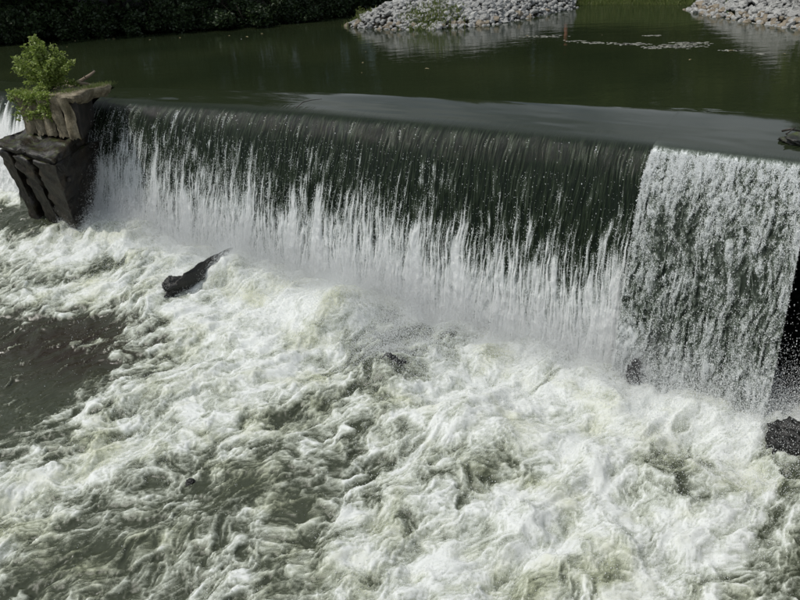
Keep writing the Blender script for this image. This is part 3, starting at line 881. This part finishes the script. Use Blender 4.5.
sp = [make_shrub(601, M_SHADELEAF), make_shrub(602, M_SHADELEAF, 1.5, 6000)]
su = [False, False]
for i, x in enumerate(np.linspace(-31, 4.5, 30)):
    k = i % 2
    r = sp[k] if not su[k] else copy_tree(sp[k]); su[k] = True
    r.location = (x + rt.uniform(-.3, .3), float(bank_y(x)) + .5 + rt.uniform(-.2, .5), -.1); r.rotation_euler = (0, 0, rt.uniform(0, 6.3)); q = rt.uniform(.75, 1.25); r.scale = (q, q, q * rt.uniform(.8, 1.2))
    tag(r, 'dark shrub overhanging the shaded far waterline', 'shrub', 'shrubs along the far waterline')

# sapling on the pier
def sapling():
    base = np.array(W(-1.25, .1, .34)); rng = np.random.default_rng(77)
    root = tag(empty('sapling', tuple(base)), 'bright green leafy sapling growing from the top of the pier', 'sapling')
    bm = bmesh.new(); pts = []
    for k in range(40):
        an = rng.uniform(0, 6.3); sp_ = rng.uniform(.1, 1.0); hh = (1.52 - .72 * sp_ ** 1.3) * rng.uniform(.6, 1.05)
        if k < 9: hh = rng.uniform(-.15, .6); sp_ = rng.uniform(.7, 1.2)
        ln = []
        # spread mainly along the pier's width, leaning left
        for t_ in np.linspace(0, 1, 6):
            ln.append((math.cos(an) * sp_ * t_ ** 1.1 * .92 - .10 * t_, math.sin(an) * sp_ * t_ ** 1.1 * .75, hh * t_ + (.15 * math.sin(t_ * 3) if k < 9 else 0)))
        tube(bm, ln, [.014, .012, .010, .008, .006, .004], 5)
        for t_ in np.linspace(.25, 1, 14):
            i = t_ * 5; j = min(int(i), 4); f = i - j
            pts.append(np.array(ln[j]) * (1 - f) + np.array(ln[j + 1]) * f)
    # some growth trails over the front edge
    for k in range(120):
        u_ = rng.uniform(-.85, .95); v_ = .72 + rng.uniform(-.10, .14)
        pts.append(np.array([T[0] * u_ + N[0] * v_, T[1] * u_ + N[1] * v_, -.8 * rng.random() ** 1.6 + .08]))
    obj('stem', bm, M_BARK, root)
    pts = np.array(pts)
    V, F, tone = leaf_cloud(pts, rng.uniform(.07, .15, len(pts)), [19] * len(pts), .085, rng)
    zz = V.reshape(-1, 4, 3).mean(1)[:, 2]
    obj('foliage', raw_mesh('foliage', V, F, {'tone': tone}, None, False), M_SAPLEAF, root)
sapling()
# moss and small grass on the cap
def blades(n_, region, h, rng, wdt=.012):
    P = region(n_); an = rng.uniform(0, 6.3, n_); hh = h * rng.uniform(.5, 1.2, n_)
    ln = rng.normal(0, .35, (n_, 2)) * hh[:, None]
    d = np.stack([np.cos(an), np.sin(an), 0 * an], 1) * wdt
    tip = P + np.column_stack([ln, hh]); midp = P + np.column_stack([ln * .35, hh * .55])
    V = np.stack([P - d, P + d, midp - d * .7, midp + d * .7, tip], 1).reshape(-1, 3)
    i = np.arange(n_)[:, None] * 5
    F = np.concatenate([i + [0, 1, 3], i + [0, 3, 2], i + [2, 3, 4]], 0)
    return raw_mesh('blades', V, F, {'tone': np.repeat(rng.random(n_), 5)}, None, False)
def reg_cap(n_):
    r = np.random.default_rng(5); c = np.array([W(-.15, -.45, .35), W(-.1, -.8, .35), W(-.2, .3, .37), W(-1.9, .5, .37)])[r.integers(0, 4, n_)]
    return c + np.column_stack([r.normal(0, .18, (n_, 2)), np.zeros(n_)])
tag(obj('grass', blades(900, reg_cap, .10, np.random.default_rng(6), .006), M_GRASS), 'tufts of moss and grass on the pier cap', 'grass', kind='stuff')

# ------------------------------------------------------------------ riprap
def stone_mesh(seed):
    r = random.Random(seed); bm = bmesh.new()
    for k in range(15):
        v = Vector((r.gauss(0, 1), r.gauss(0, 1), r.gauss(0, 1))).normalized()
        bm.verts.new((v.x * .5, v.y * .42, v.z * .33))
    bmesh.ops.convex_hull(bm, input=bm.verts[:], use_existing_faces=False)
    bmesh.ops.delete(bm, geom=[v for v in bm.verts if not v.link_faces], context='VERTS')
    me = bpy.data.meshes.new('stone'); bm.to_mesh(me); bm.free(); return me
SM = []
for mi, mt in enumerate(M_STONES):
    for k in range(5):
        s_ = stone_mesh(900 + 10 * mi + k); s_.materials.append(mt); SM.append((mi, s_))
def bank(label, height, pts_fn, n_, seed, size, core_xy, parts=300):
    """height(x,y) is the mound; stones scattered over it, largest in view as parts"""
    root = tag(empty('riprap_bank', (*core_xy, 0)), label, 'stone bank')
    rng = np.random.default_rng(seed)
    xy = pts_fn(n_, rng); z = np.array([height(x, y) for x, y in xy]); keep = z > -.25
    xy, z = xy[keep], z[keep]; sz = size * rng.lognormal(0, .28, len(z))
    px, py = proj(np.column_stack([xy, z])); dd = np.hypot(xy[:, 0], xy[:, 1])
    vis = (px > -5) & (px < 805) & (py > -3)
    order = np.argsort(-(sz / dd + vis * 10))
    Vs, Fs, ofs = [], [], 0
    for rank, i in enumerate(order):
        tan = z[i] < .22 and rng.random() < .6
        pool_ = [m_ for mi, m_ in SM if (mi == 2) == bool(tan)]
        me = pool_[rng.integers(len(pool_))]
        rot = (rng.uniform(-.5, .5), rng.uniform(-.5, .5), rng.uniform(0, 6.3))
        loc = (xy[i, 0] - core_xy[0], xy[i, 1] - core_xy[1], z[i] + sz[i] * .08)
        if rank < parts and vis[i]:
            o = obj('stone', me, None, root, loc); o.rotation_euler = rot; o.scale = (sz[i], sz[i], sz[i])
        else:
            mm = Matrix.Translation(loc) @ Matrix.Rotation(rot[2], 4, 'Z') @ Matrix.Rotation(rot[0], 4, 'X') @ Matrix.Scale(sz[i], 4)
            Vs.append(np.array([mm @ v.co for v in me.vertices])); Fs.append(np.array([p_.vertices[:] for p_ in me.polygons]) + ofs); ofs += len(me.vertices)
    if Vs:
        o = obj('loose_stones', raw_mesh('loose_stones', np.concatenate(Vs), np.concatenate(Fs), None, None, False), M_STONES[0], root); o['kind'] = 'stuff'
    return root
# spit of stones in the pond
spx = [(-1.5, 38.0), (.6, 37.2), (2.6, 36.6), (5, 37.0), (7.5, 38.6), (9.5, 40.2), (12.6, 42.0)]
def spit_h(x, y):
    cx_ = np.interp(x, [p[0] for p in spx], [p[1] for p in spx])
    w_ = np.interp(x, [-1.6, -.6, 1.5, 5, 8, 11, 13], [.1, 1.1, 2.1, 2.2, 1.4, .9, .8]); tp = np.interp(x, [-1.6, -.8, 1, 4, 8, 13], [.0, .55, 1.1, 1.1, .8, .7])
    q = (y - cx_) / max(w_, .1)
    if x < -1.6 or x > 9.6 or abs(q) > 1.15: return -1.0
    return tp * (1 - abs(q) ** 1.6) + .05 * math.sin(x * 3) - .05
def heightmesh(name, hf, x0, x1, y0, y1, n_=60):
    X, Y = np.meshgrid(np.linspace(x0, x1, n_), np.linspace(y0, y1, n_), indexing='ij')
    Z = np.vectorize(hf)(X, Y) - .08
    return grid_mesh(name, np.stack([X, Y, Z], -1))
def spit_pts(n_, rng): return np.column_stack([rng.uniform(-1.7, 13, n_), rng.uniform(34.5, 41.5, n_)])
rb = bank('long low spit of pale grey stones reaching into the pool', spit_h, spit_pts, 8500, 11, .26, (5, 38))
cm_ = obj('earth_core', heightmesh('earth_core', spit_h, -2.2, 13.8, 33.8, 42.5, 90), M_GROUND); child(cm_, rb)
def rb_h(x, y):
    # right bank rises away from the waterline (13.3,34.2)->(14.4,27.6)
    wl = np.interp(y, [18, 24, 27.6, 30.8, 34.2, 36], [15.8, 14.9, 14.4, 13.7, 13.3, 13.6])
    if y > 35.6: return -1
    q = x - wl
    if q < -.3: return -1
    return min(2.4, .55 * q) + .05 * math.sin(y * 3) * min(1, max(q, 0)) - .06
def rb_pts(n_, rng): return np.column_stack([rng.uniform(13, 19, n_), rng.uniform(22, 35.6, n_)])
rb2 = bank('steep bank of grey stones, tan at the waterline, right of the pool', rb_h, rb_pts, 5200, 12, .26, (15.5, 30))
cm_ = obj('earth_core', heightmesh('earth_core', rb_h, 12.6, 24, 17, 36.4, 90), M_GROUND); child(cm_, rb2)
# lawn behind
def lawn():
    X, Y = np.meshgrid(np.linspace(7.5, 34, 60), np.linspace(0, 1, 30), indexing='ij')
    y0 = np.interp(X, [7, 9, 12, 14.2, 18, 34], [41.2, 40.6, 39.2, 37.0, 35.5, 35])
    Yw = y0 + Y * 18; Z = -.25 + 1.1 * sstep(0, .12, Y) + 1.4 * Y + .05 * fbm(X, Yw, 2, 3)
    return grid_mesh('lawn', np.stack([X, Yw, Z], -1))
tag(obj('lawn', lawn(), M_LAWN), kind='structure')
def reg_shore(n_):
    r = np.random.default_rng(8); x = r.uniform(8.5, 15.5, n_); y0 = np.interp(x, [7, 9, 12, 14.2, 18, 34], [41.2, 40.6, 39.2, 37.0, 35.5, 35])
    t_ = r.random(n_) ** 1.5 * 2.5; y = y0 + t_
    return np.column_stack([x, y, -.2 + 1.1 * sstep(0, .12, t_ / 18)])
tag(obj('shore_grass', blades(16000, reg_shore, .28, np.random.default_rng(9), .02), M_GRASS), 'long grass along the water at the edge of the lawn', 'grass', kind='stuff')
# weeds on the spit
def reg_spit(n_):
    r = np.random.default_rng(10); cs = np.array([[2.0, 35.0], [2.6, 35.1], [1.5, 35.5], [3.2, 35.4], [-.7, 37.9], [-1.0, 38.3], [2.5, 36.0]])[r.choice(7, n_, p=[.2, .2, .15, .12, .12, .13, .08])]
    q = cs + r.normal(0, .30, (n_, 2)); return np.column_stack([q, [max(-.05, spit_h(x, y)) for x, y in q]])
tag(obj('weeds', blades(1700, reg_spit, .26, np.random.default_rng(12), .022), M_GRASS), 'weeds and grass growing between the stones of the spit', 'weeds', kind='stuff')
# small shrub at the tip of the spit
ss = make_shrub(610, M_LEAF, .55, 900, .10); ss.location = (-.75, 38.2, .15); tag(ss, 'small green bush at the tip of the stone spit', 'shrub')
# wooden post whose reflection stands in the pool
pp = at(571, 19, 0) 
bm = bmesh.new(); tube(bm, [(0, 0, -.6), (0, 0, .5), (0, 0, 1.25)], [.10, .10, .09], 10, .02)
o = obj('post', bm, M_REDWOOD, None, (9.6, 41.5, .4)); tag(o, 'reddish wooden post on the lawn, mirrored in the pool', 'post')

# floating leaves on the pool
def leaf_mesh():
    bm = bmesh.new()
    pts = [(0, -.5, 0), (.28, -.15, .10), (.22, .25, .07), (0, .5, .02), (-.22, .25, .07), (-.28, -.15, .10)]
    vs = [bm.verts.new(p) for p in pts]; c = bm.verts.new((0, 0, .0))
    for i in range(6): bm.faces.new([vs[i], vs[(i + 1) % 6], c])
    r = bmesh.ops.extrude_face_region(bm, geom=bm.faces[:]); bmesh.ops.translate(bm, verts=[v for v in r['geom'] if isinstance(v, bmesh.types.BMVert)], vec=(0, 0, .03))
    me = bpy.data.meshes.new('floating_leaf'); bm.to_mesh(me); bm.free(); return me
lm = leaf_mesh(); lm.materials.append(M_DEADLEAF)
lp = [(67, 47), (75, 41), (106, 40), (114, 39), (150, 40), (180, 38), (229, 36), (262, 34), (247, 37), (366, 52), (363, 63), (362, 73), (427, 69), (527, 36), (664, 46), (731, 51), (784, 54), (602, 35), (690, 60)]
def scum():
    rg_ = np.random.default_rng(55); V, F = [], []
    for cx_, cy_, wx, hy, k in ((545, 36.5, 16, .8, 70), (595, 43, 10, .8, 50), (632, 44, 16, .8, 110), (652, 47.5, 8, 1.0, 60), (678, 46, 20, 1.6, 150), (690, 43, 12, .8, 70), (735, 50.5, 9, .5, 30), (650, 35.5, 7, .5, 20), (575, 41, 8, .5, 30), (760, 54, 5, .5, 10)):
        for j in range(k):
            c = at(cx_ + rg_.normal(0, wx * .6), cy_ + rg_.normal(0, hy * .6), 0); q = rg_.uniform(.02, .055); an = rg_.uniform(0, 6.3); nv = 6; o_ = len(V)
            for zz in (.002, .006):
                for t_ in range(nv):
                    rr_ = q * rg_.uniform(.5, 1.1); V.append((c[0] + math.cos(t_ * 1.047 + an) * rr_ * 1.8, c[1] + math.sin(t_ * 1.047 + an) * rr_, zz))
            for t_ in range(nv):
                u_ = (t_ + 1) % nv; F += [(o_ + t_, o_ + u_, o_ + nv + u_), (o_ + t_, o_ + nv + u_, o_ + nv + t_)]
            for t_ in range(1, nv - 1): F.append((o_ + nv, o_ + nv + t_, o_ + nv + t_ + 1))
    return raw_mesh('floating_scum', np.array(V), np.array(F), None, None, False)
tag(obj('floating_scum', scum(), mat_plain('scum', (.42, .42, .36))), 'pale streaks of scum and petals drifting on the pool', 'scum', kind='stuff')
for i, (x, y) in enumerate(lp):
    o = obj('floating_leaf', lm, None, None, (*at(x, y, 0), .008)); q = rt.uniform(.09, .16); o.scale = (q, q, q); o.rotation_euler = (rt.uniform(-.2, .2), rt.uniform(-.2, .2), rt.uniform(0, 6.3))
    far = x < 300
    tag(o, 'pale dead leaf adrift on the dark far side of the pool' if far else 'pale dead leaf drifting on the open pool', 'leaf', 'leaves adrift by the shaded bank' if far else 'leaves adrift on the open pool')

# ------------------------------------------------------------------ spray
def spray():
    P = np.concatenate([d[0] for d in drops]); R = np.concatenate([d[1] for d in drops])
    me = bpy.data.meshes.new('spray'); me.vertices.add(len(P)); me.vertices.foreach_set('co', P.astype(np.float32).ravel())
    a_ = me.attributes.new('rad', 'FLOAT', 'POINT'); a_.data.foreach_set('value', R.astype(np.float32))
    o = bpy.data.objects.new('spray', me); COL.objects.link(o)
    ng = bpy.data.node_groups.new('spray_drops', 'GeometryNodeTree')
    ng.interface.new_socket('Geometry', in_out='INPUT', socket_type='NodeSocketGeometry')
    ng.interface.new_socket('Geometry', in_out='OUTPUT', socket_type='NodeSocketGeometry')
    gi = ng.nodes.new('NodeGroupInput'); go = ng.nodes.new('NodeGroupOutput')
    ico = ng.nodes.new('GeometryNodeMeshIcoSphere'); ico.inputs['Radius'].default_value = 1; ico.inputs['Subdivisions'].default_value = 1
    sm = ng.nodes.new('GeometryNodeSetShadeSmooth')
    mat = ng.nodes.new('GeometryNodeSetMaterial'); mat.inputs['Material'].default_value = M_DROP
    na = ng.nodes.new('GeometryNodeInputNamedAttribute'); na.data_type = 'FLOAT'; na.inputs['Name'].default_value = 'rad'
    cv = ng.nodes.new('ShaderNodeCombineXYZ')
    mu = ng.nodes.new('ShaderNodeMath'); mu.operation = 'MULTIPLY'; mu.inputs[1].default_value = 1.7
    iop = ng.nodes.new('GeometryNodeInstanceOnPoints')
    L = ng.links.new
    L(gi.outputs[0], iop.inputs['Points']); L(ico.outputs[0], sm.inputs['Geometry']); L(sm.outputs[0], mat.inputs['Geometry']); L(mat.outputs[0], iop.inputs['Instance'])
    L(na.outputs[0], cv.inputs[0]); L(na.outputs[0], cv.inputs[1]); L(na.outputs[0], mu.inputs[0]); L(mu.outputs[0], cv.inputs[2]); L(cv.outputs[0], iop.inputs['Scale'])
    L(iop.outputs[0], go.inputs[0])
    md = o.modifiers.new('drops', 'NODES'); md.node_group = ng
    tag(o, 'white drops of spray flying off the falls and the churning water', 'spray', kind='stuff')
spray()
def mist():
    """low bank of fine spray lying along the foot of the falls"""
    na, nr = 60, 12
    a = np.linspace(-.3, A_END - .1, na)[:, None]; th = np.linspace(0, 2 * np.pi, nr, endpoint=False)[None, :]
    end = np.minimum(1, np.sin(np.pi * (a - a[0]) / (a[-1] - a[0])) * 3 + .05)
    b = toe_b(a) + .25 + .85 * np.cos(th) * end; z = toe_z(a) + .55 + .85 * np.sin(th) * end * (1 + .25 * perlin(a * 1.3, th * 0 + 2, 400))
    P = np.stack([O0[0] + T[0] * a + N[0] * b, O0[1] + T[1] * a + N[1] * b, z], -1).reshape(-1, 3)
    i = np.arange(na - 1)[:, None] * nr; j = np.arange(nr)[None, :]; k = (j + 1) % nr
    F = np.stack([i + j, i + k, i + nr + k, i + nr + j], -1).reshape(-1, 4)
    bm = bmesh.new(); vs = [bm.verts.new(p) for p in P]
    for f in F: bm.faces.new([vs[q] for q in f])
    bm.faces.new(vs[:nr][::-1]); bm.faces.new(vs[-nr:]); bmesh.ops.recalc_face_normals(bm, faces=bm.faces[:])
    mt = bpy.data.materials.new('mist'); mt.use_nodes = True; n = mt.node_tree; n.nodes.clear()
    out = n.nodes.new('ShaderNodeOutputMaterial'); pv = n.nodes.new('ShaderNodeVolumePrincipled')
    pv.inputs['Color'].default_value = (.96, .97, .98, 1); pv.inputs['Anisotropy'].default_value = 0
    pv.inputs['Density'].default_value = .13
    n.links.new(pv.outputs[0], out.inputs['Volume'])
    tag(obj('mist', bm, mt), 'thin white mist hanging along the foot of the falls', 'mist', kind='stuff')
mist()
